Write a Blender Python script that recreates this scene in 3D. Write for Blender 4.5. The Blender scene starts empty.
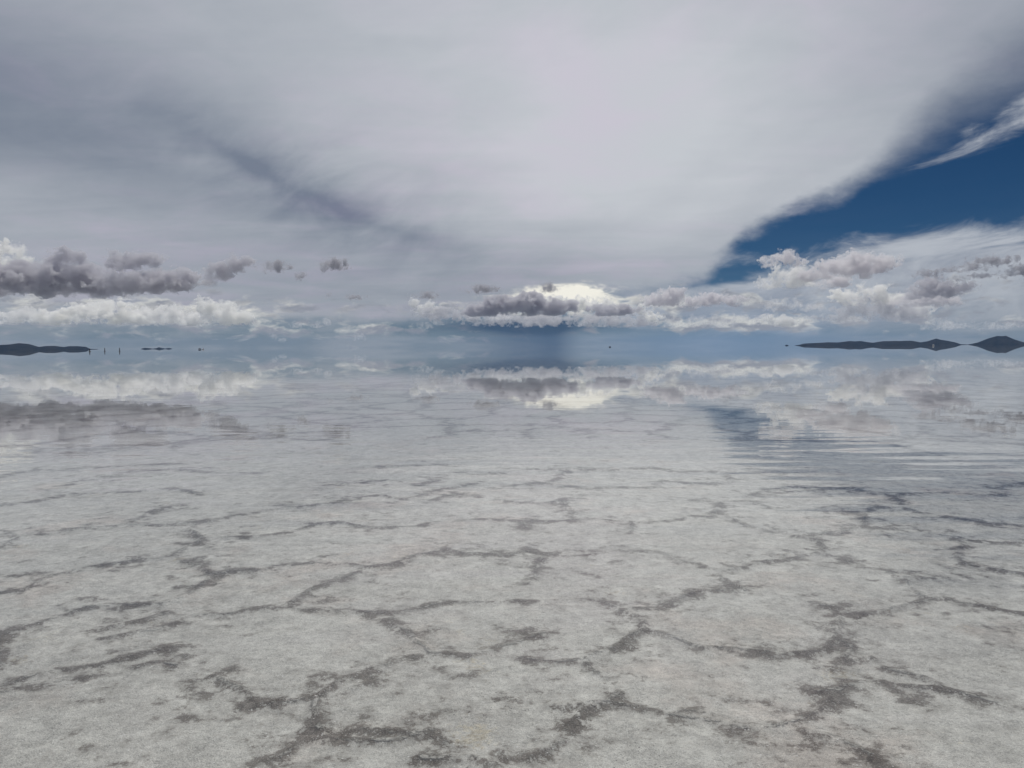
import bpy, math, random
import numpy as np
from mathutils import Vector, Matrix

S = bpy.context.scene
C = S.collection
rad = math.radians

# ------------------------------------------------------------------ render settings
S.render.engine = 'CYCLES'
S.view_settings.view_transform = 'Standard'
S.view_settings.look = 'None'
S.view_settings.gamma = 1.0
S.view_settings.exposure = 0.0
S.cycles.use_denoising = True
S.cycles.max_bounces = 20
S.cycles.volume_bounces = 18
S.cycles.diffuse_bounces = 3
S.cycles.glossy_bounces = 4
S.cycles.transparent_max_bounces = 16
S.cycles.volume_step_rate = 0.3
S.cycles.volume_max_steps = 256
S.cycles.caustics_reflective = False
S.cycles.caustics_refractive = False

# ------------------------------------------------------------------ camera
FPX = 769.0                      # focal length in photo pixels (1024 wide)
EYE = 1.6
cam = bpy.data.cameras.new('camera'); cam_ob = bpy.data.objects.new('camera', cam); C.objects.link(cam_ob)
cam.sensor_width = 36.0
cam.lens = FPX / 1024 * 36.0
cam.clip_start = 0.05
cam.clip_end = 300000.0
PITCH, ROLL = math.atan(37.0 / FPX), rad(0.30)
R = Matrix.Rotation(rad(90) - PITCH, 4, 'X') @ Matrix.Rotation(-ROLL, 4, 'Z')
cam_ob.matrix_world = Matrix.Translation((0, 0, EYE)) @ R
S.camera = cam_ob
RN = np.array(R.to_3x3())

def ray(px, py):
    d = RN @ np.array([(px - 512) / FPX, -(py - 384) / FPX, -1.0])
    return d / np.linalg.norm(d)
def azel(px, py):
    d = ray(px, py)
    return math.atan2(d[0], d[1]), math.asin(d[2])
def ground_xy(px, py):
    d = ray(px, py)
    t = -EYE / d[2]
    return d[0] * t, d[1] * t

# ------------------------------------------------------------------ helpers: objects
def mesh_obj(name, verts, faces, mat=None, parent=None, smooth=True, loc=(0, 0, 0), rz=0.0):
    me = bpy.data.meshes.new(name)
    verts = np.asarray(verts, np.float32)
    faces = [tuple(f) for f in faces] if not isinstance(faces, np.ndarray) else faces
    if isinstance(faces, np.ndarray):
        n, k = faces.shape
        me.vertices.add(len(verts)); me.vertices.foreach_set('co', verts.ravel())
        me.loops.add(n * k); me.loops.foreach_set('vertex_index', faces.astype(np.int32).ravel())
        me.polygons.add(n); me.polygons.foreach_set('loop_start', np.arange(0, n * k, k, dtype=np.int32))
        me.update(calc_edges=True); me.validate()
    else:
        me.from_pydata([tuple(map(float, v)) for v in verts], [], faces)
    if smooth:
        me.polygons.foreach_set('use_smooth', np.ones(len(me.polygons), bool))
    me.update()
    if mat: me.materials.append(mat)
    o = bpy.data.objects.new(name, me); C.objects.link(o)
    o.location = loc; o.rotation_euler = (0, 0, rz)
    if parent: o.parent = parent
    return o
def tag(o, label=None, cat=None, group=None, kind=None):
    if label: o['label'] = label
    if cat: o['category'] = cat
    if group: o['group'] = group
    if kind: o['kind'] = kind
    return o

# ------------------------------------------------------------------ helpers: node expressions
class G:
    """small expression builder over a node tree"""
    def __init__(self, nt): self.nt = nt
    def node(self, t, **kw):
        n = self.nt.nodes.new(t)
        for k, v in kw.items(): setattr(n, k, v)
        return n
    def put(self, sock, v):
        if isinstance(v, E): self.nt.links.new(v.s, sock)
        elif hasattr(v, 'is_output'): self.nt.links.new(v, sock)
        else: sock.default_value = v
    def m(self, op, *a, clamp=False):
        n = self.node('ShaderNodeMath', operation=op, use_clamp=clamp)
        for i, v in enumerate(a): self.put(n.inputs[i], v)
        return E(self, n.outputs[0])
    def vec(self, x=0.0, y=0.0, z=0.0):
        n = self.node('ShaderNodeCombineXYZ')
        for i, v in enumerate((x, y, z)): self.put(n.inputs[i], v)
        return E(self, n.outputs[0])
    def smooth(self, x, a, b, kind='SMOOTHSTEP', lo=0.0, hi=1.0):
        n = self.node('ShaderNodeMapRange', interpolation_type=kind)
        for i, v in enumerate((x, a, b, lo, hi)): self.put(n.inputs[i], v)
        return E(self, n.outputs[0])
    def noise(self, v, scale=1.0, detail=4.0, rough=0.5, dist=0.0, dim='3D', lac=2.0):
        n = self.node('ShaderNodeTexNoise', noise_dimensions=dim)
        self.put(n.inputs['Vector'], v); self.put(n.inputs['Scale'], scale); self.put(n.inputs['Detail'], detail)
        self.put(n.inputs['Roughness'], rough); self.put(n.inputs['Distortion'], dist); self.put(n.inputs['Lacunarity'], lac)
        return E(self, n.outputs[0])
    def voro(self, v, scale, feature='F1', out='Distance', rnd=1.0):
        n = self.node('ShaderNodeTexVoronoi', feature=feature)
        self.put(n.inputs['Vector'], v); self.put(n.inputs['Scale'], scale); self.put(n.inputs['Randomness'], rnd)
        return E(self, n.outputs[out])
    def mix(self, f, a, b, blend='MIX'):
        n = self.node('ShaderNodeMix', data_type='RGBA', blend_type=blend)
        self.put(n.inputs[0], f); self.put(n.inputs[6], a); self.put(n.inputs[7], b)
        return E(self, n.outputs[2])
    def curve(self, x, pts, x0, x1, y0, y1):
        """piecewise curve through pts, x in x0..x1, y in y0..y1"""
        n = self.node('ShaderNodeFloatCurve')
        cv = n.mapping.curves[0]
        n.mapping.extend = 'HORIZONTAL'
        q = sorted(((min(1, max(0, (px - x0) / (x1 - x0))), (py - y0) / (y1 - y0)) for px, py in pts))
        while len(cv.points) < len(q): cv.points.new(0.5, 0.5)
        for p, (a, b) in zip(cv.points, q): p.location = (a, b)
        n.mapping.update()
        self.put(n.inputs['Value'], self.m('MULTIPLY_ADD', x, 1 / (x1 - x0), -x0 / (x1 - x0)))
        return E(self, n.outputs[0]) * (y1 - y0) + y0
class E:
    def __init__(self, g, s): self.g, self.s = g, s
    def __add__(self, o): return self.g.m('ADD', self, o)
    __radd__ = __add__
    def __mul__(self, o): return self.g.m('MULTIPLY', self, o)
    __rmul__ = __mul__
    def __sub__(self, o): return self.g.m('SUBTRACT', self, o)
    def __rsub__(self, o): return self.g.m('SUBTRACT', o, self)
    def __truediv__(self, o): return self.g.m('DIVIDE', self, o)
    def __rtruediv__(self, o): return self.g.m('DIVIDE', o, self)
def rgb(r, g, b):
    """sRGB 0..255 to linear RGBA"""
    f = lambda c: c / 12.92 if c <= 0.04045 else ((c + 0.055) / 1.055) ** 2.4
    return (f(r / 255), f(g / 255), f(b / 255), 1.0)
def new_mat(name):
    m = bpy.data.materials.new(name); m.use_nodes = True
    m.node_tree.nodes.clear()
    return m, G(m.node_tree), m.node_tree.nodes.new('ShaderNodeOutputMaterial')

# ------------------------------------------------------------------ sky
SUN_EL, SUN_AZ = rad(58), rad(8)
w = bpy.data.worlds.new('World'); S.world = w; w.use_nodes = True
nt = w.node_tree; nt.nodes.clear(); g = G(nt)
tc = g.node('ShaderNodeTexCoord')
sep = g.node('ShaderNodeSeparateXYZ'); nt.links.new(tc.outputs['Generated'], sep.inputs[0])
dx, dy, dz = (E(g, sep.outputs[i]) for i in range(3))
az = g.m('ARCTAN2', dx, dy)
el = g.m('ARCSINE', dz)

sky = g.node('ShaderNodeTexSky', sky_type='NISHITA')
sky.sun_disc = False; sky.sun_elevation = SUN_EL; sky.sun_rotation = SUN_AZ
sky.altitude = 3650; sky.air_density = 1.0; sky.dust_density = 0.3; sky.ozone_density = 2.0
bg_sky = g.node('ShaderNodeBackground'); bg_sky.inputs[1].default_value = 0.05
g.put(bg_sky.inputs[0], g.mix(1.0, E(g, sky.outputs[0]), (0.135, 0.315, 0.455, 1), 'MULTIPLY'))   # thin, very dark high-altitude blue

# cloud deck coordinates: where the view ray meets a high flat layer
h = 1.0 / (g.m('MAXIMUM', dz, 0.0) + 0.09)
deck = g.vec(dx * h, dy * h, 0.0)
cyl = g.vec(az, el, 0.0)
n_big = g.noise(deck, 0.55, 5, 0.5, 0.3) - 0.5
n_mid = g.noise(deck, 2.2, 6, 0.55, 0.6) - 0.5
# long streaks running along the deck
st = g.node('ShaderNodeMapping'); nt.links.new(deck.s, st.inputs[0]); st.inputs['Rotation'].default_value = (0, 0, rad(24)); st.inputs['Scale'].default_value = (0.5, 2.2, 1)
n_str = g.noise(E(g, st.outputs[0]), 1.1, 6, 0.55, 0.5) - 0.5
n_edge = g.noise(g.vec(az, el * 2.2, 0.0), 9.0, 8, 0.6, 0.25) - 0.5
n_fine = g.noise(g.vec(az, el * 2.0, 0.3), 32.0, 6, 0.6, 0.3) - 0.5

def gauss(px, py, sx, sy, rot=0.0, amp=1.0):
    """soft patch centred on a sky direction; sizes in photo pixels, rot in degrees (positive falls to the right)"""
    a0, e0 = azel(px, py)
    c, s = math.cos(rad(rot)), math.sin(rad(rot))
    X, Y = az - a0, e0 - el
    p = (X * c + Y * s) * (FPX / sx)
    q = (Y * c - X * s) * (FPX / sy)
    return g.m('EXPONENT', (p * p + q * q) * -1.0) * amp

# the altostratus sheet: its lower edge as elevation over azimuth
edge_px = [(-200, 338), (0, 334), (150, 331), (300, 329), (420, 325), (560, 316), (640, 304), (690, 288), (718, 268), (745, 240), (800, 213), (860, 188), (905, 161), (945, 134), (985, 113), (1024, 95)]
pts = [azel(x, y) for x, y in edge_px] + [(0.8, 0.50), (1.2, 0.75), (1.8, 0.6), (2.6, 0.2), (3.14, 0.08), (-3.14, 0.08), (-1.5, 0.03)]
e_edge = g.curve(az, pts, -3.1416, 3.1416, 0.0, 1.0)
wdt = g.curve(az, [(-3.14, .06), (-0.5, .022), (0.0, .022), (0.12, .03), (azel(745, 237)[0], .022), (azel(840, 200)[0], .030), (azel(905, 165)[0], .06), (azel(960, 130)[0], .09), (0.6, .11), (3.14, .1)], -3.1416, 3.1416, 0.0, 0.2)
dist = el - e_edge + n_edge * 0.045 + n_fine * 0.02
veil_a = g.smooth(dist / wdt, -0.35, 1.0)

n_stk = g.noise(g.vec(az * 1.0 + el * 0.45, el * 2.0 - az * 0.95, 5.0), 7.0, 7, 0.58, 0.4) - 0.5
n_fib = g.noise(g.vec(az * 0.9 + el * 0.5, el * 2.6 - az * 0.8, 8.0), 16.0, 8, 0.62, 0.5) - 0.5
B = 0.405 + n_big * 0.12 + n_mid * 0.09 + n_str * 0.10 + n_fib * 0.045 + n_stk * gauss(325, 196, 165, 50, 20, .45)
for args in [
    (530, 50, 230, 150, 0, .10), (620, 165, 150, 90, -20, .095), (760, 60, 200, 110, -25, .04),
    (40, 120, 330, 66, 15, -.12), (300, 190, 130, 30, 26, -.07), (390, 226, 100, 20, 18, -.05),
    (262, 172, 48, 10, 22, -.06), (330, 205, 60, 9, 20, -.05), (235, 155, 40, 6, 24, -.03), (420, 236, 60, 9, 12, -.04),
    (90, 215, 170, 32, 10, .015), (300, 285, 320, 34, 0, -.05), (560, 265, 120, 36, -8, -.05), (0, 60, 150, 70, 0, -.065),
    (990, 30, 90, 60, 0, -.06), (690, 215, 90, 24, -24, .05), (820, 190, 70, 14, -22, .05)]:
    B = B + gauss(*args)
veil_c = g.mix(g.smooth(B, 0.2, 0.55, 'LINEAR'), rgb(117, 127, 143), rgb(196, 200, 206))
veil_c = g.mix(g.smooth(n_big + n_mid * 0.6, -0.08, 0.2), veil_c, g.mix(1.0, veil_c, (1.045, 0.968, 1.025, 1), 'MULTIPLY'))

# thin cirrus and lifted cloud to the right of the blue gap
n_ci = g.noise(g.vec(az * 1.0 + el * 1.2, el * 3.4 - az * 0.9, 1.7), 7.0, 9, 0.62, 0.5)
thr = gauss(960, 268, 150, 30, -4, .30) + gauss(880, 245, 60, 16, -6, .20) + gauss(910, 196, 130, 17, -7, -.34) + gauss(1016, 128, 62, 19, -16, .33) + gauss(880, 300, 200, 24, 0, .30) + gauss(690, 262, 60, 16, -10, .14)
thr = thr + gauss(980, 304, 330, 30, 0, .34) + gauss(700, 306, 120, 18, 0, .22) + gauss(985, 264, 130, 24, -2, .16) + gauss(700, 278, 70, 9, -4, -.34) + gauss(900, 262, 60, 7, -6, -.16) + gauss(1000, 297, 60, 4, -3, -.3)
cir_a = g.smooth(n_ci + thr * 1.15, 0.60, 0.96) * 0.95
cir_c = g.mix(g.smooth(n_ci, 0.35, 0.65), rgb(150, 157, 170), rgb(184, 189, 197))

# air thickening towards the horizon
hz = g.m('EXPONENT', el * -27.0)
hz = g.m('MINIMUM', hz * 1.25, 1.0)
n_hz = g.noise(g.vec(az * 1.2, el * 9.0, 4.0), 6.0, 6, 0.55, 0.2)
hz_c = g.mix(g.smooth(n_hz, 0.35, 0.65), rgb(121, 132, 142), rgb(148, 153, 160))
hz_c = g.mix(gauss(730, 335, 150, 60, 0, .65), hz_c, rgb(112, 138, 168))

# far rows of small fair-weather cloud seen edge-on
band = g.vec(az * 1.0, el * 2.6, 9.0)
n_c = g.noise(band, 26.0, 9, 0.58, 0.35)
n_c2 = g.noise(g.vec(az, el * 2.6 - 0.02, 9.0), 26.0, 9, 0.58, 0.35)   # same field a little lower: light from above
row = gauss(90, 306, 210, 15, 0, .17) + gauss(230, 312, 60, 12, 0, .08) + gauss(540, 308, 150, 11, 0, .16) + gauss(570, 298, 60, 12, 0, .16) + gauss(700, 300, 80, 8, 0, .12) + gauss(720, 323, 90, 7, 0, .17) + gauss(890, 300, 170, 20, 0, .13) + gauss(880, 322, 190, 8, 0, .13) + gauss(350, 332, 230, 13, 0, .13) + gauss(60, 335, 150, 7, 0, .05)
row_a = g.smooth(n_c + row, 0.60, 0.76) * g.smooth(row, 0.0, 0.05)
lit = g.smooth(n_c2 - n_c, -0.10, 0.10)
row_c = g.mix(lit, rgb(142, 146, 156), rgb(205, 206, 203))
glow = gauss(562, 295, 72, 16, -2, 1.35) + n_fine * 0.8 + gauss(100, 310, 40, 7, 0, .5) + gauss(225, 310, 40, 8, 0, .5)
row_c = g.mix(g.m('MINIMUM', glow, 1.0, clamp=True), row_c, rgb(248, 245, 233))
row_a = g.m('MINIMUM', row_a + g.smooth(gauss(562, 293, 58, 10, -2, 1.15) * (n_fine * 2.6 + n_edge * 1.0 + 1.0), 0.30, 0.80), 1.0)

# rain falling from the central cloud
r_az0, r_az1 = azel(440, 340)[0], azel(578, 340)[0]
rain = g.smooth(az, r_az0, azel(545, 340)[0]) * (1.0 - g.smooth(az, azel(552, 340)[0], r_az1 + 0.012))
rain = rain * (1.0 - g.smooth(el, azel(512, 325)[1], azel(512, 312)[1])) * (0.86 + 0.5 * (g.noise(g.vec(az * 1.0 + el * 0.25, el * 0.04, 2.0), 30, 4, 0.5) - 0.5))
shelf = gauss(520, 326, 85, 7, 0, .75)
rain = g.m('MINIMUM', rain * 0.78 + shelf, 0.9)

# composite as light
def bg(col, strength=1.0):
    n = g.node('ShaderNodeBackground'); g.put(n.inputs[0], col); n.inputs[1].default_value = strength
    return n.outputs[0]
def over(a, fac, b):
    n = g.node('ShaderNodeMixShader'); g.put(n.inputs[0], fac); nt.links.new(a, n.inputs[1]); nt.links.new(b, n.inputs[2])
    return n.outputs[0]
sh = over(bg_sky.outputs[0], cir_a, bg(cir_c))
sh = over(sh, veil_a, bg(veil_c))
sh = over(sh, hz * 0.92, bg(hz_c))
sh = over(sh, row_a * 0.92, bg(row_c))
sh = over(sh, rain, bg(rgb(54, 76, 102)))
out = g.node('ShaderNodeOutputWorld'); nt.links.new(sh, out.inputs['Surface'])
w.cycles.sampling_method = 'MANUAL'; w.cycles.sample_map_resolution = 1024

sun = bpy.data.lights.new('sun', 'SUN'); sun.energy = 2.1; sun.angle = rad(12); sun.color = (1.0, 0.96, 0.89)
sun_ob = bpy.data.objects.new('sun', sun); C.objects.link(sun_ob)
to_sun = Vector((math.sin(SUN_AZ) * math.cos(SUN_EL), math.cos(SUN_AZ) * math.cos(SUN_EL), math.sin(SUN_EL)))
sun_ob.rotation_euler = to_sun.to_track_quat('Z', 'Y').to_euler()

# ------------------------------------------------------------------ numeric noise
class Noise3:
    def __init__(self, seed, n=32):
        self.n = n; self.t = np.random.RandomState(seed).rand(n, n, n).astype(np.float32)
    def __call__(self, x, y, z):
        n = self.n
        xi, yi, zi = np.floor(x).astype(int), np.floor(y).astype(int), np.floor(z).astype(int)
        f = lambda t: t * t * t * (t * (t * 6 - 15) + 10)
        u, v, q = f(x - xi), f(y - yi), f(z - zi)
        o = 0
        for a in (0, 1):
            for b in (0, 1):
                for c in (0, 1):
                    o = o + self.t[(xi + a) % n, (yi + b) % n, (zi + c) % n] * (u if a else 1 - u) * (v if b else 1 - v) * (q if c else 1 - q)
        return o
    def fbm(self, x, y, z, octaves=4, gain=0.5):
        s, amp, tot = 0, 1.0, 0
        for k in range(octaves):
            s = s + (self(x + 7.3 * k, y + 3.1 * k, z + 5.7 * k) - 0.5) * amp; tot += amp
            x, y, z, amp = x * 2.03, y * 2.03, z * 2.03, amp * gain
        return s / tot * 2
NZ = Noise3(11)

# ------------------------------------------------------------------ ground: salt crust with its polygon ridges
RIDGES = [
 [(0,546),(18,536),(45,531),(88,525),(112,524),(130,520),(155,508),(182,502)],
 [(125,522),(170,523),(200,520),(228,515),(256,511),(293,505),(331,501),(371,494),(406,497)],
 [(0,505),(37,499),(75,492),(117,491),(140,490),(175,486),(200,492)],
 [(0,475),(25,470),(62,468),(120,465),(180,462)],
 [(62,484),(92,478),(140,470),(175,469),(212,472),(256,472)],
 [(-30,592),(0,590),(25,585),(50,575),(82,566),(112,561),(140,557),(170,555),(185,547),(200,537),(225,536),(256,534),(286,532),(316,524),(338,520),(361,525),(381,527),(416,525),(431,521),(456,520),(481,517),(512,519),(550,519),(594,517),(624,520),(652,520),(677,517),(692,514),(725,516),(750,524),(768,528)],
 [(190,527),(200,537)],
 [(172,555),(197,562),(212,570),(256,567),(288,562),(318,561),(340,562),(368,565),(396,562),(416,554),(441,547),(471,550),(512,553),(527,549),(542,549),(574,552),(600,550),(624,548),(657,550),(677,558),(697,562),(717,570),(724,580),(745,588)],
 [(-20,640),(0,634),(25,624),(50,615),(82,605),(112,604),(130,602),(162,601),(185,596),(200,584),(217,572),(230,569)],
 [(190,610),(225,610),(256,605),(293,604),(316,605),(361,608),(391,610),(411,606),(431,600),(456,598),(481,598),(512,595),(552,596),(570,596),(600,598),(622,607),(642,606),(667,602),(702,590),(745,588)],
 [(293,604),(306,595),(318,585),(336,580),(361,570)],
 [(717,570),(747,565),(768,559),(793,557),(818,551),(843,555),(860,561),(883,572)],
 [(527,545),(542,550),(537,570),(524,580)],
 [(630,521),(632,531)],[(524,520),(535,528)],[(710,514),(720,501)],[(687,498),(720,500),(750,499),(768,506)],
 [(512,500),(545,502),(562,497),(580,494)],[(562,497),(567,510)],
 [(512,484),(537,481),(552,483),(592,487),(624,486),(647,486),(662,479),(697,482),(720,483)],
 [(512,467),(540,468),(575,467),(612,469),(652,466),(672,470),(707,470),(725,471),(735,480)],[(567,469),(552,479)],
 [(742,495),(768,489),(793,485),(818,487),(850,489)],[(793,490),(853,486),(873,492),(888,492),(948,491)],[(888,493),(898,502)],[(975,494),(1003,492)],[(985,485),(998,486),(1024,481)],
 [(823,511),(863,510),(873,506),(905,507),(943,515),(983,520),(1024,524),(1050,526)],
 [(863,510),(865,525),(855,527),(830,530),(823,534)],[(880,526),(918,532),(953,534),(973,539),(1024,541),(1050,543)],
 [(953,534),(963,540),(958,555),(973,564),(1005,567),(1024,570),(1050,575)],[(795,532),(818,537),(825,545),(818,551)],
 [(893,570),(908,575),(923,577),(953,575)],[(908,575),(918,592),(930,595),(940,595),(968,602),(1024,610)],[(930,597),(900,604),(875,610),(850,612)],
 [(813,600),(835,605),(838,614),(835,634),(848,643),(843,655)],
 [(818,689),(860,679),(893,684),(940,687),(968,694),(1024,706),(1060,715)],[(878,664),(928,678),(940,687)],
 [(843,682),(828,699),(818,714),(798,721),(768,726),(737,723),(704,716),(674,711),(632,703),(607,703),(582,711),(564,724),(557,739),(530,756)],
 [(544,704),(580,704),(607,702)],[(607,702),(619,689)],[(674,711),(684,706),(717,709)],
 [(622,607),(637,616),(642,627),(607,649),(580,656),(557,661),(522,655)],[(642,627),(675,633),(705,644),(737,645),(778,652),(818,646),(835,634)],[(587,656),(600,669)],
 [(386,614),(406,631),(416,641),(431,651),(468,653),(508,643),(545,633)],
 [(418,654),(391,661),(368,669),(343,679),(318,696),(296,701),(256,700),(240,690),(212,674)],[(376,680),(351,689)],
 [(318,696),(321,719),(331,734),(306,736),(281,754),(256,766)],[(331,734),(361,736),(391,736),(418,731),(441,739)],[(361,724),(406,729),(431,729)],[(418,754),(441,756),(466,754),(491,764)],
 [(-20,692),(0,689),(50,681),(100,669)],[(15,679),(50,669),(90,664),(112,659),(140,651),(170,643)],[(120,670),(150,660),(172,661)],
 [(105,626),(140,618),(165,610)],[(107,636),(150,629),(170,619)],[(0,634),(10,646),(8,660)],[(0,528),(18,535)],
 [(406,497),(452,487),(480,480)],[(418,483),(440,477)],[(331,484),(353,482),(376,480)],[(385,465),(415,464),(448,463)],[(460,471),(475,473),(500,471)],[(425,500),(445,494),(477,495)],
 [(814,732),(850,738),(868,752),(880,766)],[(843,655),(868,655)],
]
segs = []
for pl in RIDGES:
    q = [ground_xy(*p) for p in pl]
    segs += [(*a, *b) for a, b in zip(q[:-1], q[1:])]
segs = np.array(segs)

# polar grid centred below the viewer: fine in front, coarse behind, out to the horizon
ang = np.concatenate([np.arange(-42, 42, 0.14), np.arange(42, 318, 4.0)])
ang = np.radians(ang)
rings = [0.0]; rr = 0.6
while rr < 21500:
    rings.append(rr)
    rr *= 1.02 if rr < 2.2 else 1.006 if rr < 32 else 1.03 if rr < 200 else 1.18
rings.append(21500.0)
rings = np.array(rings[1:])
Rg, Ag = np.meshgrid(rings, ang, indexing='ij')
X, Y = Rg * np.sin(Ag), Rg * np.cos(Ag)
flat = np.stack([X.ravel(), Y.ravel()], 1)
# distance to the nearest traced ridge, wobbled so that no ridge runs straight
near = (Rg.ravel() < 40) & (flat[:, 1] > 0)
P = flat[near]
wx = P[:, 0] + 0.07 * NZ.fbm(P[:, 0] * 2.2, P[:, 1] * 2.2, 0 * P[:, 0] + 1.5, 3)
wy = P[:, 1] + 0.10 * NZ.fbm(P[:, 0] * 2.2, P[:, 1] * 2.2, 0 * P[:, 0] + 8.5, 3)
best = np.full(len(P), 9.0, np.float32)
for x0, y0, x1, y1 in segs:
    ux, uy = x1 - x0, y1 - y0
    L2 = ux * ux + uy * uy + 1e-9
    t = np.clip(((wx - x0) * ux + (wy - y0) * uy) / L2, 0, 1)
    best = np.minimum(best, np.hypot(wx - x0 - t * ux, wy - y0 - t * uy))
rd = np.full(len(flat), 9.0, np.float32); rd[near] = best
# level of the crust: a centimetre or two under water, only the ridge crests breaking the surface
xx, yy, rr_ = flat[:, 0], flat[:, 1], Rg.ravel()
fade = np.clip((90 - rr_) / 60, 0, 1)
lvl = -0.017
zz = lvl + fade * (0.010 * NZ.fbm(xx * 0.8, yy * 0.8, 0 * xx + 3.3, 3) + 0.006 * NZ.fbm(xx * 5, yy * 5, 0 * xx + 6.3, 4))
crest = np.exp(-(rd / 0.025) ** 2) * (0.55 + 0.9 * NZ.fbm(xx * 3, yy * 3, 0 * xx + 2.2, 3)).clip(0, 1)
zz = zz + 0.016 * crest - 0.004 * np.exp(-((rd - 0.08) / 0.05) ** 2)
zz = np.where(rr_ > 90, -0.012, zz)
nr, na = Rg.shape
idx = np.arange(nr * na).reshape(nr, na)
nx = np.roll(idx, -1, axis=1)
quads = np.stack([idx[:-1], idx[1:], nx[1:], nx[:-1]], -1).reshape(-1, 4)[:, ::-1]

m_salt, g, o_ = new_mat('wet_salt_crust')
tc = g.node('ShaderNodeTexCoord'); pos = E(g, tc.outputs['Object'])
at = g.node('ShaderNodeAttribute', attribute_name='ridge_distance'); rdist = E(g, at.outputs['Fac'])
sp = g.node('ShaderNodeSeparateXYZ'); g.put(sp.inputs[0], pos)
px_, py_ = E(g, sp.outputs[0]), E(g, sp.outputs[1])
rad_ = g.m('SQRT', px_ * px_ + py_ * py_)
warp = g.node('ShaderNodeTexNoise'); g.put(warp.inputs['Vector'], pos); warp.inputs['Scale'].default_value = 0.9; warp.inputs['Detail'].default_value = 4
wv = g.node('ShaderNodeVectorMath', operation='MULTIPLY_ADD'); g.put(wv.inputs[0], warp.outputs['Color']); wv.inputs[1].default_value = (0.9, 0.9, 0); g.put(wv.inputs[2], pos)
vd = g.voro(E(g, wv.outputs[0]), 0.52, 'DISTANCE_TO_EDGE') / 0.52
far_in = g.smooth(rad_, 9.0, 14.0)
side = g.smooth(g.m('ABSOLUTE', g.m('ARCTAN2', px_, py_)), 0.66, 0.74)
vd = vd + (1.0 - g.m('MAXIMUM', far_in, side)) * 3.0
dmin = g.m('MINIMUM', rdist, vd)
# dark damp silt collects in broken patches beside the ridges, a pale salt crest runs along the ridge itself
def nz(scale, detail=3, rough=0.55, off=0.0, dist=0.0):
    return g.noise(g.vec(px_, py_, off) if off else pos, scale, detail, rough, dist) - 0.5
na, nb, nc, nd, ne, nf = nz(1.1, 3), nz(3.6, 4), nz(13.0, 4, 0.6), nz(42.0, 4, 0.65), nz(130.0, 3, 0.65), nz(380.0, 2, 0.6)
cw = g.smooth(rad_, 7.0, 26.0, 'LINEAR', 0.062, 0.21)
closeness = g.m('EXPONENT', (dmin / cw) * (dmin / cw) * -1.0)
halo = g.m('EXPONENT', dmin * dmin * (-1.0 / (0.25 * 0.25)))
field = nb * 0.95 + nz(g.smooth(rad_, 8.0, 30.0, 'LINEAR', 8.0, 3.0), 5, 0.62, 41.0) * 1.15 + closeness * 0.215 + halo * 0.125 + na * 0.42 + nc * 0.60 + nd * 0.85 + ne * 0.80
silt = g.smooth(field, 0.262, 0.355)
silt_soft = g.smooth(field, 0.05, 0.30) * 0.40
crest_w = g.m('ABSOLUTE', rdist + nc * 0.035 + nd * 0.015)
line = g.smooth(crest_w, 0.024, 0.007) * g.smooth(nz(6.0, 4, 0.6, 4.0) + nd * 0.9, 0.0, 0.16)
dark = g.m('MINIMUM', g.m('MAXIMUM', silt * g.smooth(nd * 0.8 + nc * 0.9 + ne * 0.5, -0.16, 0.14, 'LINEAR', 1.0, 0.78), silt_soft), 1.0) * g.smooth(rad_, 90.0, 25.0, 'LINEAR', 0.75, 1.0)
mott = nz(5.0, 12, 0.78, 11.0) * 1.5 + nb * 0.22 + nz(19.0, 6, 0.7, 12.0) * 0.8 + nz(0.7, 4, 0.5, 13.0) * 0.3 + nd * 0.6 + ne * 1.1 + nf * 1.6
c = g.mix(g.smooth(mott, -0.46, 0.44, 'LINEAR'), (0.28, 0.272, 0.258, 1), (1.0, 0.99, 0.94, 1))
warm = nz(1.5, 5, 0.6, 17.0)
c = g.mix(g.smooth(warm, 0.02, 0.20) * 0.55, c, g.mix(1.0, c, (1.0, 0.90, 0.86, 1), 'MULTIPLY'))
c = g.mix(g.smooth(nz(2.1, 5, 0.6, 21.0) + nd * 0.4, 0.15, 0.27) * 0.55, c, g.mix(1.0, c, (0.98, 0.86, 0.62, 1), 'MULTIPLY'))
c = g.mix(g.smooth(nz(3.3, 5, 0.6, 23.0) + ne * 0.3, 0.25, 0.31) * 0.55, c, (0.24, 0.17, 0.10, 1))
siltc = g.mix(g.smooth(nd * 0.7 + ne * 0.7, -0.16, 0.20), (0.046, 0.034, 0.026, 1), (0.165, 0.134, 0.110, 1))
c = g.mix(dark, c, siltc)
c = g.mix(line * 0.65, c, (0.74, 0.73, 0.69, 1))
c = g.mix(g.smooth(rad_, 6.0, 18.0), c, g.mix(1.0, c, (0.74, 0.755, 0.78, 1), 'MULTIPLY'))   # under brine; darkened with distance so the reflections read stronger
white_speck = g.smooth(g.voro(pos, 46.0), 0.24, 0.10) * g.smooth(nz(23.0, 2, 0.5, 29.0), 0.0, 0.08)  # scattered white salt specks in the crust
c = g.mix(white_speck * 0.85, c, (0.86, 0.86, 0.85, 1))
speck = g.smooth(g.voro(g.vec(px_, py_, 31.0), 48.0), 0.20, 0.12) * g.smooth(nz(1.9, 3, 0.5, 37.0), 0.10, 0.18)
c = g.mix(speck * 0.85, c, (0.04, 0.036, 0.034, 1))
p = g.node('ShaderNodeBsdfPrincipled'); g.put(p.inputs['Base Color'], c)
p.inputs['IOR'].default_value = 1.33
g.put(p.inputs['Roughness'], g.smooth(nc, -0.2, 0.2, 'LINEAR', 0.38, 0.62))
b = g.node('ShaderNodeBump'); b.inputs['Strength'].default_value = 0.9; b.inputs['Distance'].default_value = 0.03
nearf = g.smooth(rad_, 16.0, 4.0)
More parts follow.
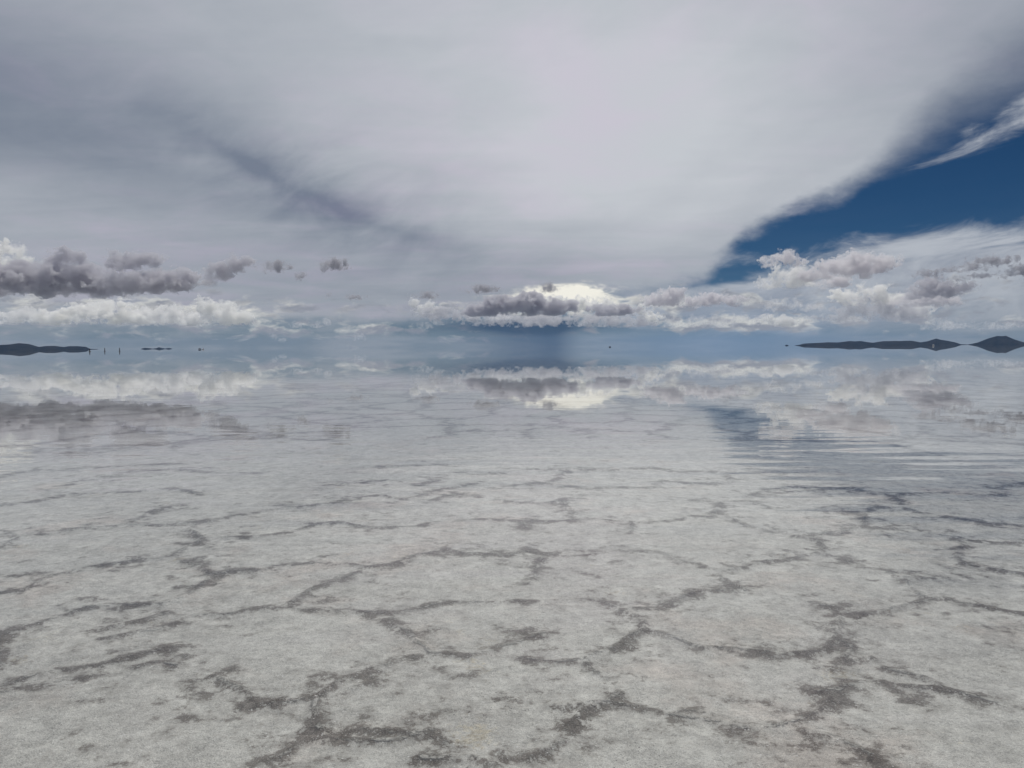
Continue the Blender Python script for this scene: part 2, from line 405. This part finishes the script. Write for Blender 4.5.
g.put(b.inputs['Height'], nc * 0.5 + nd * 0.4 + ne * 0.28 * nearf + nf * 0.12 * nearf + line * 0.5 - dark * 0.12)
g.nt.links.new(b.outputs[0], p.inputs['Normal']); g.nt.links.new(p.outputs[0], o_.inputs['Surface'])

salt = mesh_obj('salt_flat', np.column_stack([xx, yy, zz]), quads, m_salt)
a_ = salt.data.attributes.new('ridge_distance', 'FLOAT', 'POINT'); a_.data.foreach_set('value', rd.astype(np.float32))
tag(salt, kind='structure', label='pale salt crust cracked into polygons with dark silt along the ridges')

# ------------------------------------------------------------------ water: a mirror film over the salt
m_wat, g, o_ = new_mat('shallow_brine')
tc = g.node('ShaderNodeTexCoord'); pos = E(g, tc.outputs['Object'])
sp = g.node('ShaderNodeSeparateXYZ'); g.put(sp.inputs[0], pos)
px_, py_ = E(g, sp.outputs[0]), E(g, sp.outputs[1])
rad_ = g.m('SQRT', px_ * px_ + py_ * py_)
rip = g.noise(g.vec(px_ * 0.45, py_ * 1.5, 0.0), 1.2, 1, 0.35) * 0.55 + g.noise(g.vec(px_ * 0.5, py_ * 2.0, 2.0), 3.2, 1, 0.4) * 0.06
calm = g.smooth(rad_, 18.0, 8.0) * 0.95 + 0.04 * g.smooth(rad_, 80.0, 20.0)
b = g.node('ShaderNodeBump'); b.inputs['Strength'].default_value = 1.0; b.inputs['Distance'].default_value = 0.032
g.put(b.inputs['Height'], rip * calm)
fr = g.node('ShaderNodeFresnel'); fr.inputs['IOR'].default_value = 1.38; g.nt.links.new(b.outputs[0], fr.inputs['Normal'])
gl = g.node('ShaderNodeBsdfGlossy'); gl.inputs['Roughness'].default_value = 0.0; g.nt.links.new(b.outputs[0], gl.inputs['Normal'])
gl.inputs['Color'].default_value = (1, 1, 1, 1)
tr = g.node('ShaderNodeBsdfTransparent'); tr.inputs['Color'].default_value = (0.99, 1.0, 1.0, 1)
mx = g.node('ShaderNodeMixShader'); g.nt.links.new(fr.outputs[0], mx.inputs[0]); g.nt.links.new(tr.outputs[0], mx.inputs[1]); g.nt.links.new(gl.outputs[0], mx.inputs[2])
g.nt.links.new(mx.outputs[0], o_.inputs['Surface'])
wr = [1.2]
while wr[-1] < 19000: wr.append(wr[-1] * 1.12)
wr[-1] = 21500.0
wr = np.array(wr); wa = np.radians(np.arange(0, 360, 3.0))
WR, WA = np.meshgrid(wr, wa, indexing='ij')
wi = np.arange(WR.size).reshape(WR.shape); wn = np.roll(wi, -1, axis=1)
wq = np.stack([wi[:-1], wi[1:], wn[1:], wn[:-1]], -1).reshape(-1, 4)[:, ::-1]
water = mesh_obj('water', np.column_stack([(WR * np.sin(WA)).ravel(), (WR * np.cos(WA)).ravel(), np.zeros(WR.size)]), wq, m_wat)
tag(water, kind='structure', label='thin still sheet of water mirroring the cloudy sky out to the horizon')
#MORE
# ------------------------------------------------------------------ far hills
m_hill, g, o_ = new_mat('dark_rock_and_scrub')
tc = g.node('ShaderNodeTexCoord'); pos = E(g, tc.outputs['Object'])
nh = g.noise(pos, 0.004, 6, 0.6); nh2 = g.noise(pos, 0.02, 4, 0.6)
c = g.mix(g.smooth(nh, 0.38, 0.62), (0.012, 0.012, 0.014, 1), (0.028, 0.025, 0.024, 1))
c = g.mix(g.smooth(nh2, 0.4, 0.7) * 0.4, c, (0.017, 0.020, 0.015, 1))
d = g.node('ShaderNodeBsdfDiffuse'); g.put(d.inputs[0], c); g.nt.links.new(d.outputs[0], o_.inputs['Surface'])

def hill(name, prof, dist, label, depth=0.5, seed=0):
    """prof: skyline points (px, height in photo px above the waterline); the hill is a solid ridge of that outline at dist metres"""
    a = [(azel(p, 346)[0], hh / FPX * dist) for p, hh in prof]
    a0 = 0.5 * (a[0][0] + a[-1][0])
    xs = np.array([math.tan(t - a0) * dist for t, _ in a]); hs = np.array([v for _, v in a])
    n = max(24, int((xs[-1] - xs[0]) / (dist / FPX * 0.7)))
    u = np.linspace(xs[0], xs[-1], n); top = np.interp(u, xs, hs)
    W = (xs[-1] - xs[0]) * depth * 0.5
    vn = 25; v = np.linspace(-1, 1, vn)
    U, V = np.meshgrid(u, v, indexing='ij'); T = np.repeat(top[:, None], vn, 1)
    sc = 420.0 / 18000 * dist
    r = NZ.fbm(U / sc + seed, V * W / sc, U * 0 + seed, 4)
    gul = np.abs(NZ.fbm(U / sc * 2.2 + seed, V * W / sc * 0.8, U * 0 + 5 + seed, 3))
    Z = T * np.clip(1 - np.abs(V) ** 1.25, 0, 1) * (1 + 0.10 * r) - T * gul * 0.45 * (1 - np.abs(V)) * np.abs(V) * 2
    Z = Z - 3.0 * (np.abs(V) > 0.99) - 1.0
    wd = W * (0.35 + 0.65 * (T / top.max()) ** 0.5)
    ii = np.arange(n * vn).reshape(n, vn)
    q = np.stack([ii[:-1, :-1], ii[1:, :-1], ii[1:, 1:], ii[:-1, 1:]], -1).reshape(-1, 4)
    o = mesh_obj(name, np.column_stack([U.ravel(), (V * wd).ravel(), Z.ravel()]), q, m_hill,
                 loc=(math.sin(a0) * dist, math.cos(a0) * dist, 0), rz=-a0)
    return tag(o, kind='structure', label=label)
hill('hill', [(-90, 2.5), (-60, 5.2), (-25, 4.4), (0, 4.2), (10, 4.6), (19, 5.6), (29, 4.7), (39, 2.3), (46, 3.0), (55, 3.0), (64, 2.0), (69, 2.8), (78, 2.9), (86, 2.2), (90, 0.5), (97, 0.25)], 17000,
     'long low dark hill rising from the flooded salt at the left end of the horizon', 0.5, 1)
hill('hill', [(141, .3), (145, 1.1), (149, .8), (152.5, .35), (156, .7), (159, 1.6), (162, .9), (165, .4), (169, .9), (172, .3)], 20000,
     'very low three-humped dark islet standing apart to the right of the long left hill', 0.4, 2)
hill('hill', [(795.5, .3), (799, .7), (804, 1.9), (815, 2.3), (828, 2.9), (838, 2.8), (849, 4.0), (855, 3.6), (861, 4.0), (867, 3.0), (873, 2.4), (882.5, 3.7), (900, 3.5), (911, 3.8), (920.6, 2.4), (928, 3.4), (936, 5.8), (941, 4.6), (947, 3.7), (955, 2.2), (961, .5), (967, .3)], 19000,
     'long dark blue hill with several low humps and a small peak near its right end', 0.4, 3)
hill('hill', [(968, .3), (972, .9), (978, 2.0), (987, 5.0), (997, 7.2), (1001, 6.9), (1006, 7.1), (1015, 4.0), (1024, 1.8), (1034, .4)], 18500,
     'short peaked dark hill standing alone at the right end of the horizon', 0.6, 4)
hill('hill', [(785, .2), (786.2, .9), (787.4, .8), (788.6, .2)], 20000, 'tiny dark islet just left of the long right hill', 0.8, 5)

# ------------------------------------------------------------------ clouds
def surface_nets(F, org, h):
    """closed quad mesh of the zero level of a grid field (F > 0 inside)"""
    S_ = F > 0
    nx_, ny_, nz_ = F.shape
    cnt = np.zeros((nx_ - 1, ny_ - 1, nz_ - 1)); acc = np.zeros((nx_ - 1, ny_ - 1, nz_ - 1, 3))
    corner = [(i, j, k) for i in (0, 1) for j in (0, 1) for k in (0, 1)]
    sl = lambda c: tuple(slice(c[t], F.shape[t] - 1 + c[t]) for t in range(3))
    for a in corner:
        for t in range(3):
            if a[t] == 0:
                b_ = list(a); b_[t] = 1; b_ = tuple(b_)
                fa, fb = F[sl(a)], F[sl(b_)]
                cr = (fa > 0) != (fb > 0)
                tt = np.where(cr, fa / np.where(cr, fa - fb, 1), 0)
                p_ = np.zeros(acc.shape); p_[..., :] = a; p_[..., t] = tt
                acc += np.where(cr[..., None], p_, 0); cnt += cr
    act = cnt > 0
    vid = np.full(act.shape, -1); vid[act] = np.arange(act.sum())
    gi = np.argwhere(act)
    verts = (gi + acc[act] / cnt[act][:, None]) * h + org
    quads_ = []
    for t in range(3):
        o1, o2 = [(1, 2), (2, 0), (0, 1)][t]
        lo = [slice(1, F.shape[k] - 1) for k in range(3)]; lo[t] = slice(0, F.shape[t] - 1)
        hi_ = list(lo); hi_[t] = slice(1, F.shape[t])
        A, B_ = S_[tuple(lo)], S_[tuple(hi_)]
        for flip, sel in ((False, A & ~B_), (True, ~A & B_)):
            c_ = np.argwhere(sel)
            if not len(c_): continue
            for k in range(3):
                if k != t: c_[:, k] += 1
            def cell(d1, d2):
                e = c_.copy(); e[:, o1] += d1; e[:, o2] += d2
                return vid[e[:, 0], e[:, 1], e[:, 2]]
            q = np.stack([cell(-1, -1), cell(0, -1), cell(0, 0), cell(-1, 0)], 1)
            quads_.append(q[:, ::-1] if flip else q)
    return verts, np.concatenate(quads_)

def cloud_mat(name, col, sigma, aniso=0.3, size=430.0, lo=0.40, hi=0.60):
    """droplet fog of uneven density: denser knots in thinner air"""
    m, g, o_ = new_mat(name)
    tcn = g.node('ShaderNodeTexCoord')
    nn = g.noise(E(g, tcn.outputs['Object']), 1.0 / size, 5, 0.62)
    v = g.node('ShaderNodeVolumePrincipled')
    v.inputs['Color'].default_value = (*col, 1); v.inputs['Anisotropy'].default_value = aniso
    g.put(v.inputs['Density'], g.smooth(nn, lo, hi) * sigma)
    g.nt.links.new(v.outputs[0], o_.inputs['Volume'])
    return m
M_CL = {'grey': cloud_mat('shaded_grey_cloud', (0.77, 0.765, 0.80), 1 / 95.0, size=520.0, lo=0.30, hi=0.56),  # shade under the overcast is put into these darker cloud colours
        'scrap': cloud_mat('shaded_cloud_scrap', (0.60, 0.60, 0.64), 1 / 70.0, size=500.0),  # darker copy again, the scraps' shade set in the albedo
        'mid': cloud_mat('dull_cloud_base', (0.80, 0.80, 0.825), 1 / 190.0),
        'mauve': cloud_mat('pale_mauve_cloud', (0.905, 0.893, 0.908), 1 / 90.0, lo=0.37, hi=0.56),
        'white': cloud_mat('white_cloud', (0.968, 0.965, 0.957), 1 / 90.0),
        'bright': cloud_mat('bright_cloud_top', (0.997, 0.993, 0.98), 1 / 70.0),
        'tuft': cloud_mat('thin_white_tufts', (0.95, 0.945, 0.945), 1 / 380.0, size=300.0, lo=0.44, hi=0.62),
        'faint': cloud_mat('faint_far_cloud', (0.96, 0.955, 0.955), 1 / 480.0, size=500.0)}

def cloud(kind, dist, blobs, label, group, rough=0.55, flat=True, seed=None, name='cumulus_cloud', depth=0.9):
    """blobs: lumps of the cloud as (px, py, rx, ry); the cloud hangs dist metres away at its true size"""
    rs = random.Random(hash_of(label))
    sd = rs.uniform(0, 50)
    pc = [(*azel(px, py), rx / FPX * dist, ry / FPX * dist) for px, py, rx, ry in blobs]
    a0 = sum(p[0] for p in pc) / len(pc)
    L = [(math.tan(a - a0) * dist, math.tan(e) * dist + EYE, rx, rz_) for a, e, rx, rz_ in pc]
    base = min(z - rz_ for _, z, _, rz_ in L)
    h = max(dist / FPX * 0.8, 20.0)
    mean_r = sorted(rz_ for *_, rz_ in L)[len(L) // 2]
    lump = max(mean_r * 0.75, 3.0 * h)
    x0 = min(x - rx for x, _, rx, _ in L) - 4 * h - lump * .5; x1 = max(x + rx for x, _, rx, _ in L) + 4 * h + lump * .5
    z0 = base - 4 * h - lump * .5; z1 = max(z + rz_ for _, z, _, rz_ in L) + 4 * h + lump * .6
    dmax = max(min(rx, rz_ * 2.2) for _, _, rx, rz_ in L) * depth
    y0, y1 = -dmax * 1.4 - 4 * h, dmax * 1.4 + 4 * h
    gx, gy, gz = np.arange(x0, x1, h), np.arange(y0, y1, h), np.arange(z0, z1, h)
    X_, Y_, Z_ = np.meshgrid(gx, gy, gz, indexing='ij')
    F = np.full(X_.shape, -9.0)
    for x, z, rx, rz_ in L:
        yo = rs.uniform(-.25, .25) * dmax; ry_ = min(rx, rz_ * 2.2) * depth
        F = np.maximum(F, 1 - np.sqrt(((X_ - x) / rx) ** 2 + ((Y_ - yo) / ry_) ** 2 + ((Z_ - z) / rz_) ** 2))
    nb = NZ.fbm(X_ / lump * 0.8 + sd, Y_ / lump * 0.8, Z_ / lump + sd, 5, 0.62)
    bil = 1 - 2 * np.abs(NZ.fbm(X_ / lump * 1.1 + sd + 9, Y_ / lump * 1.1 + 4, Z_ / lump * 1.4, 4, 0.6))
    F = F + rough * (2.3 * nb + 1.4 * (bil - 0.70)) - 0.14
    if flat:
        bw = base + lump * 0.25 * NZ.fbm(X_ / lump * 0.7 + sd, Y_ / lump * .7, X_ * 0 + 3, 2)
        F = np.minimum(F, (Z_ - bw) / mean_r)
    for ax in range(3):                      # keep it closed at the edge of the grid
        i0 = [slice(None)] * 3; i0[ax] = 0; F[tuple(i0)] = -1; i0[ax] = -1; F[tuple(i0)] = -1
    if not (F > 0).any(): return None
    v, q = surface_nets(F, np.array([x0, y0, z0]), h)
    v[:, 2] -= base
    o = mesh_obj(name, v, q, M_CL[kind], loc=(math.sin(a0) * dist, math.cos(a0) * dist, base), rz=-a0)
    return tag(o, label, 'cloud', group)
def hash_of(t):
    k = 0
    for ch in t: k = (k * 131 + ord(ch)) % 1000003
    return k

GL, GS, GCn, GR, GW = 'dark clouds in the bank at the left', 'small dark cloud scraps under the overcast', 'clouds over the rain shaft', 'pale clouds stacked at the right', 'white clouds low on the left'
GP = 'small low puffs near the horizon'
cloud('bright', 24000, [(-6, 262, 22, 14), (10, 256, 13, 10), (26, 262, 12, 6)], 'bright white cloud top peeping over the dark bank at the far left', GL)
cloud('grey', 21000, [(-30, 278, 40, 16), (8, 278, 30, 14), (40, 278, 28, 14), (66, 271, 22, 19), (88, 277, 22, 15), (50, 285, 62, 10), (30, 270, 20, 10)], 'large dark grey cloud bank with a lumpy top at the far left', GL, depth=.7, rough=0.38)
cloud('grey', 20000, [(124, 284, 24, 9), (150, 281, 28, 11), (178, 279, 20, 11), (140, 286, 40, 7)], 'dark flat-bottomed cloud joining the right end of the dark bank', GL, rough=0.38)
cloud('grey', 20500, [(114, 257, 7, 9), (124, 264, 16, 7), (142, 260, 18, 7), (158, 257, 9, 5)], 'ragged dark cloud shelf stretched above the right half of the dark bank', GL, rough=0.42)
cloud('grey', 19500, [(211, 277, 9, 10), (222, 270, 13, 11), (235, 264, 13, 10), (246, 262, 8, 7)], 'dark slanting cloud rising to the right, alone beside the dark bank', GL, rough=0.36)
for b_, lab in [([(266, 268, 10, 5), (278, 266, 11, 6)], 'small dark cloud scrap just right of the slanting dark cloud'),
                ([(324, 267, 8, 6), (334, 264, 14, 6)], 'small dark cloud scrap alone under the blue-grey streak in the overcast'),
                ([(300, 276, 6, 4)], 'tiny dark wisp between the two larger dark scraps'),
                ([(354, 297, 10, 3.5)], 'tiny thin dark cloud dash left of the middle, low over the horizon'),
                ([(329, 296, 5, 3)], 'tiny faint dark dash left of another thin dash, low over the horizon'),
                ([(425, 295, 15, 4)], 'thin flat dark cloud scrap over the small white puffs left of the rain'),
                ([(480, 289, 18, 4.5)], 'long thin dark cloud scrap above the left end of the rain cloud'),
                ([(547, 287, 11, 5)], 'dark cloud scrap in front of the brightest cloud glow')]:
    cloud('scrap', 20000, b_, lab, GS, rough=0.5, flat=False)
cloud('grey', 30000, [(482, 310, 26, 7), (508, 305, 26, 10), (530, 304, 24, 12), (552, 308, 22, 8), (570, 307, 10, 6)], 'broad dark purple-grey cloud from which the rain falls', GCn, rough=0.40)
cloud('bright', 36000, [(530, 303, 22, 5), (556, 303, 24, 6), (580, 304, 24, 7), (598, 307, 18, 6)], 'brilliant cream-white cloud behind the dark rain cloud, the brightest on the horizon', GCn)
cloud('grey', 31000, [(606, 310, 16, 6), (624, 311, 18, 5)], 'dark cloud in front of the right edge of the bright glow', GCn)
cloud('bright', 33000, [(646, 311, 10, 8), (653, 316, 10, 6)], 'small bright white puff right of the dark clouds over the rain', GCn)
cloud('mid', 34000, [(440, 314, 24, 7), (466, 317, 24, 6), (500, 319, 34, 6), (540, 319, 36, 7), (590, 320, 36, 7), (626, 321, 30, 6)], 'long pale cloud base stretched beneath the dark rain cloud and the glow', GCn)
cloud('white', 35000, [(417, 308, 8, 8), (429, 307, 8, 9)], 'pair of small white puffs at the left end of the rain cloud', GCn)
cloud('tuft', 33500, [(478, 316, 12, 5), (500, 315, 14, 5)], 'small white tufts under the left half of the dark rain cloud', GCn)
cloud('mauve', 32000, [(658, 300, 16, 6), (672, 297, 14, 8), (692, 302, 16, 5), (712, 299, 18, 6), (730, 301, 14, 5)], 'low pale mauve cloud row below the left tip of the blue sky', GR)
cloud('mauve', 24000, [(772, 262, 10, 6), (785, 258, 13, 8), (797, 262, 8, 5)], 'small pinkish cloud at the lower edge of the blue sky', GR)
cloud('white', 23000, [(774, 283, 14, 6), (790, 273, 18, 8), (796, 282, 16, 6)], 'white-topped puffy cloud under the small pinkish cloud', GR)
cloud('mauve', 22500, [(818, 274, 20, 6), (838, 269, 28, 9), (860, 264, 24, 11), (880, 262, 18, 7)], 'largest pinkish cloud, sloping up to the right below the blue sky', GR, rough=0.45)
cloud('mauve', 23500, [(824, 283, 12, 5), (838, 282, 14, 6)], 'small mauve cloud tucked under the largest pinkish cloud', GR)
cloud('bright', 25000, [(852, 297, 16, 8), (866, 291, 12, 8), (878, 290, 10, 6), (886, 298, 14, 7)], 'bright white lumpy cloud under the largest pinkish cloud', GR)
cloud('mid', 25500, [(852, 312, 18, 7), (876, 308, 24, 10), (898, 312, 20, 8)], 'grey-mauve cloud heap below the bright lumpy cloud', GR)
cloud('mauve', 24500, [(912, 301, 16, 6), (930, 298, 18, 7), (944, 300, 14, 6)], 'pale cloud carrying a dark cap, right of the bright lumpy cloud', GR)
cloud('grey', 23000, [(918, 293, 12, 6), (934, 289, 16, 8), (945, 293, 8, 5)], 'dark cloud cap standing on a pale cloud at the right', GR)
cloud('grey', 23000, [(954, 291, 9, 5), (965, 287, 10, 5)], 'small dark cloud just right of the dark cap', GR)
cloud('bright', 27000, [(908, 310, 10, 5), (922, 309, 12, 5)], 'small bright white cloud below the dark cap', GR)
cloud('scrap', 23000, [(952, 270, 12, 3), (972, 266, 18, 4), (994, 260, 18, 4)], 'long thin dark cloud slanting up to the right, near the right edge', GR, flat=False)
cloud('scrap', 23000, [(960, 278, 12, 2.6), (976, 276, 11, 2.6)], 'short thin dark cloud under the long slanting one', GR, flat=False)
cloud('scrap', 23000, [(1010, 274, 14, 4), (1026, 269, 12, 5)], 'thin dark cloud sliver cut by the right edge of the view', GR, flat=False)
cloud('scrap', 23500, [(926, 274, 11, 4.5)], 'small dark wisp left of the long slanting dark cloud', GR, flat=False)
cloud('tuft', 29000, [(774, 305, 12, 6), (792, 304, 14, 6), (812, 307, 14, 5)], 'row of joined white tufts below the white-topped puffy cloud', GR)
cloud('white', 30000, [(766, 320, 12, 5), (782, 321, 12, 6)], 'low cream cloud near the horizon left of the long right hill', GR)
cloud('tuft', 32000, [(808, 319, 14, 4), (830, 318, 14, 4), (850, 320, 14, 4)], 'thin line of white tufts above the left end of the long right hill', GR)
cloud('tuft', 31000, [(936, 323, 12, 6), (948, 325, 12, 5)], 'cream cloud over the small peak of the long right hill', GR)
cloud('tuft', 31000, [(978, 326, 16, 4), (1000, 325, 16, 4)], 'flat pale cloud over the peaked hill at the right', GR)
cloud('tuft', 33000, [(672, 323, 16, 5), (696, 321, 16, 6), (722, 321, 18, 6), (746, 320, 16, 5)], 'long row of white tufts low over the horizon right of the rain', GR)
cloud('white', 31000, [(8, 318, 14, 6), (24, 314, 12, 7)], 'small cream cloud low at the far left edge over the hill', GW)
cloud('bright', 30000, [(62, 317, 24, 7), (92, 311, 18, 8), (112, 309, 18, 8), (120, 317, 22, 6)], 'brightest cream cloud low under the dark bank at the left', GW)
cloud('white', 31000, [(150, 317, 20, 8), (170, 314, 16, 9), (188, 319, 16, 6)], 'pale lumpy cloud between two brighter cream clouds low at the left', GW)
cloud('bright', 30000, [(208, 309, 10, 10), (222, 312, 14, 10), (240, 317, 14, 6), (214, 320, 22, 5)], 'cream-white cloud tapering to the right beyond the low left bank', GW)
for b_, lab in [([(317, 324, 7, 4), (326, 322, 6, 4)], 'small white puff low over the horizon left of the middle'), ([(298, 325, 9, 3.5)], 'smaller flat white puff left of another low puff'), ([(274, 337, 6, 4), (282, 340, 5, 3)], 'faint low white puff closest to the horizon left of the middle'), ([(357, 337, 7, 4), (363, 338, 4, 3)], 'faint white puff near the horizon between the left hills and the rain'),
                ([(424, 326, 10, 4), (438, 323, 8, 3)], 'low white wisp just left of the rain')]:
    cloud('faint', 36000, b_, lab, GP, rough=0.5)

# ------------------------------------------------------------------ air
m_air, g, o_ = new_mat('haze')
v = g.node('ShaderNodeVolumePrincipled'); v.inputs['Color'].default_value = (0.36, 0.60, 1.0, 1); v.inputs['Density'].default_value = 0.85e-5; v.inputs['Anisotropy'].default_value = 0.0
g.nt.links.new(v.outputs[0], o_.inputs['Volume'])
hw, top = 22000.0, 260.0
vb = [(x * hw, y * hw, z) for x in (-1, 1) for y in (-1, 1) for z in (-6.0, top)]
fb = [(0, 1, 3, 2), (4, 6, 7, 5), (0, 4, 5, 1), (2, 3, 7, 6), (0, 2, 6, 4), (1, 5, 7, 3)]
HAZE = mesh_obj('haze', vb, fb, m_air, smooth=False)
tag(HAZE, kind='stuff', label='thin blue-grey air over the salt flat')

# ------------------------------------------------------------------ specks far out on the flat: posts and cars
def flat_mat(name, col, rough=0.5, metal=0.0):
    m, g, o_ = new_mat(name)
    p = g.node('ShaderNodeBsdfPrincipled'); p.inputs['Roughness'].default_value = rough; p.inputs['Metallic'].default_value = metal
    tcn = g.node('ShaderNodeTexCoord')
    nn = g.noise(E(g, tcn.outputs['Object']), 3.0, 4, 0.6)
    g.put(p.inputs['Base Color'], g.mix(g.smooth(nn, 0.3, 0.7), (*[v * 0.8 for v in col], 1), (*col, 1)))
    g.nt.links.new(p.outputs[0], o_.inputs['Surface'])
    return m
M_POST = flat_mat('weathered_dark_wood', (0.035, 0.03, 0.028), 0.8)
M_BASE = flat_mat('salt_caked_stones', (0.10, 0.095, 0.09), 0.9)
M_DARK = flat_mat('dark_car_paint', (0.012, 0.013, 0.016), 0.3)
M_WHITE = flat_mat('white_car_paint', (0.78, 0.79, 0.80), 0.3)
M_TYRE = flat_mat('tyre_rubber', (0.015, 0.015, 0.015), 0.9)
M_RIM = flat_mat('steel_rim', (0.35, 0.35, 0.36), 0.4, 0.8)
M_GLASS = flat_mat('tinted_glass', (0.012, 0.014, 0.016), 0.08)

def lathe(prof, n=14, wob=0.0, seed=0):
    rs = random.Random(seed); v, f = [], []
    for r_, z in prof:
        for k in range(n):
            t = 2 * math.pi * k / n; q = r_ * (1 + rs.uniform(-wob, wob)); v.append((q * math.cos(t), q * math.sin(t), z))
    for i in range(len(prof) - 1):
        for k in range(n):
            a, b2 = i * n + k, i * n + (k + 1) % n
            f.append((a, b2, b2 + n, a + n))
    f.append(tuple(range(n - 1, -1, -1))); f.append(tuple(range((len(prof) - 1) * n, len(prof) * n)))
    return v, f
def empty(name, px, dist, rz=0.0):
    t = azel(px, 346)[0]
    o = bpy.data.objects.new(name, None); C.objects.link(o)
    o.location = (math.sin(t) * dist, math.cos(t) * dist, 0.0); o.rotation_euler = (0, 0, rz - t)
    return o
def marker(px, dist, hh, label, seed):
    o = tag(empty('marker_post', px, dist, seed), label, 'post', 'posts standing far out on the flooded flat')
    v, f = lathe([(.26, -0.1), (.25, hh * .3), (.23, hh * .7), (.25, hh * .88), (.16, hh * .97), (.05, hh)], 10, .08, seed); mesh_obj('post_shaft', v, f, M_POST, o)
    v, f = lathe([(.75, -0.1), (.62, .12), (.40, .28), (.12, .34)], 12, .15, seed + 3); mesh_obj('stone_base', v, f, M_BASE, o)
marker(104.6, 640, 2.5, 'dark upright post far out on the water, between two others', 1)
marker(119.5, 640, 2.6, 'dark upright post far out on the water, farthest from the left hill', 2)
marker(89.6, 560, 2.1, 'dark upright post just below the right tip of the left hill', 3)

def extrude(prof, y0, y1):
    """closed side profile in x-z swept across y, with slightly drawn-in sides"""
    n = len(prof); cx = sum(p[0] for p in prof) / n; zc = max(p[1] for p in prof)
    v, f = [], []
    for y, k in ((y0, .97), (y0 * .93 + y1 * .07, 1.0), (y0 * .07 + y1 * .93, 1.0), (y1, .97)):
        v += [(cx + (x - cx) * k, y * (1 - 0.10 * max(0, (z - 1.0) / .9)), z) for x, z in prof]
    for i in range(3):
        for k in range(n):
            a, b2 = i * n + k, i * n + (k + 1) % n
            f.append((a, b2, b2 + n, a + n))
    f.append(tuple(range(n - 1, -1, -1))); f.append(tuple(range(3 * n, 4 * n)))
    return v, f
BODY = [(-2.3, .55), (-2.34, .95), (-2.22, 1.12), (-2.15, 1.80), (-1.9, 1.90), (.55, 1.90), (.75, 1.84), (1.25, 1.22), (2.2, 1.10), (2.36, .95), (2.36, .55), (1.95, .45), (1.80, .80), (1.15, .80), (1.0, .42), (-1.0, .42), (-1.15, .80), (-1.80, .80), (-1.95, .45)]
def car(px, dist, paint, rz, label, cat='car'):
    o = tag(empty('off_road_car', px, dist, rz), label, cat)
    v, f = extrude(BODY, -.9, .9); mesh_obj('body', v, f, paint, o, smooth=False)
    for x in (-1.48, 1.48):
        for s_ in (-1, 1):
            wv_, wf = lathe([(.20, -.13), (.40, -.13), (.42, -.07), (.42, .07), (.40, .13), (.20, .13)], 18)
            wh = mesh_obj('wheel', [(a, c_ , b2) for a, b2, c_ in wv_], wf, M_TYRE, o, loc=(x, s_ * .80, .40))
            rv, rf = lathe([(.05, -.02), (.24, -.01), (.24, .02), (.05, .03)], 14)
            mesh_obj('rim', [(a, c_ , b2) for a, b2, c_ in rv], rf, M_RIM, wh, loc=(0, s_ * .135, 0))
    for s_ in (-1, 1):
        for x0, x1, x2, x3 in ((-2.0, -1.0, -1.0, -1.98), (-.9, .05, .05, -.9), (.15, 1.0, .62, .15)):
            y = lambda z: s_ * (.9 * (1 - .10 * max(0, (z - 1.0) / .9)) + .004)
            pr = [(x0, 1.22), (x1, 1.22), (x2, 1.76), (x3, 1.76)]
            vv = [(a, y(b2), b2) for a, b2 in pr] + [(a, y(b2) - s_ * .02, b2) for a, b2 in pr]
            mesh_obj('window', vv, [(0, 1, 2, 3), (7, 6, 5, 4), (0, 4, 5, 1), (1, 5, 6, 2), (2, 6, 7, 3), (3, 7, 4, 0)], M_GLASS, o, smooth=False)
    ws = [(.80, -.72, 1.80), (.80, .72, 1.80), (1.24, .80, 1.26), (1.24, -.80, 1.26)]
    mesh_obj('windscreen', ws + [(a - .03, b2, c_ - .02) for a, b2, c_ in ws], [(0, 1, 2, 3), (7, 6, 5, 4), (0, 4, 5, 1), (1, 5, 6, 2), (2, 6, 7, 3), (3, 7, 4, 0)], M_GLASS, o, smooth=False)
    for s_ in (-1, 1):
        lv, lf = lathe([(.02, 0), (.11, 0), (.11, .05), (.02, .06)], 12)
        mesh_obj('headlight', [(c_, a, b2) for a, b2, c_ in lv], lf, M_RIM, o, loc=(2.33, s_ * .62, .90))
    return o
car(610, 1700, M_DARK, 0.25, 'lone dark off-road car right of the rain shaft, a speck on the horizon')
car(199.8, 1400, M_DARK, 0.1, 'dark off-road car beside a white one, far off right of the low islet')
car(203.0, 1430, M_WHITE, 1.2, 'white off-road car beside a dark one, far off right of the low islet')
car(933.4, 1150, M_WHITE, 1.45, 'white off-road car, a pale speck against the foot of the long right hill')
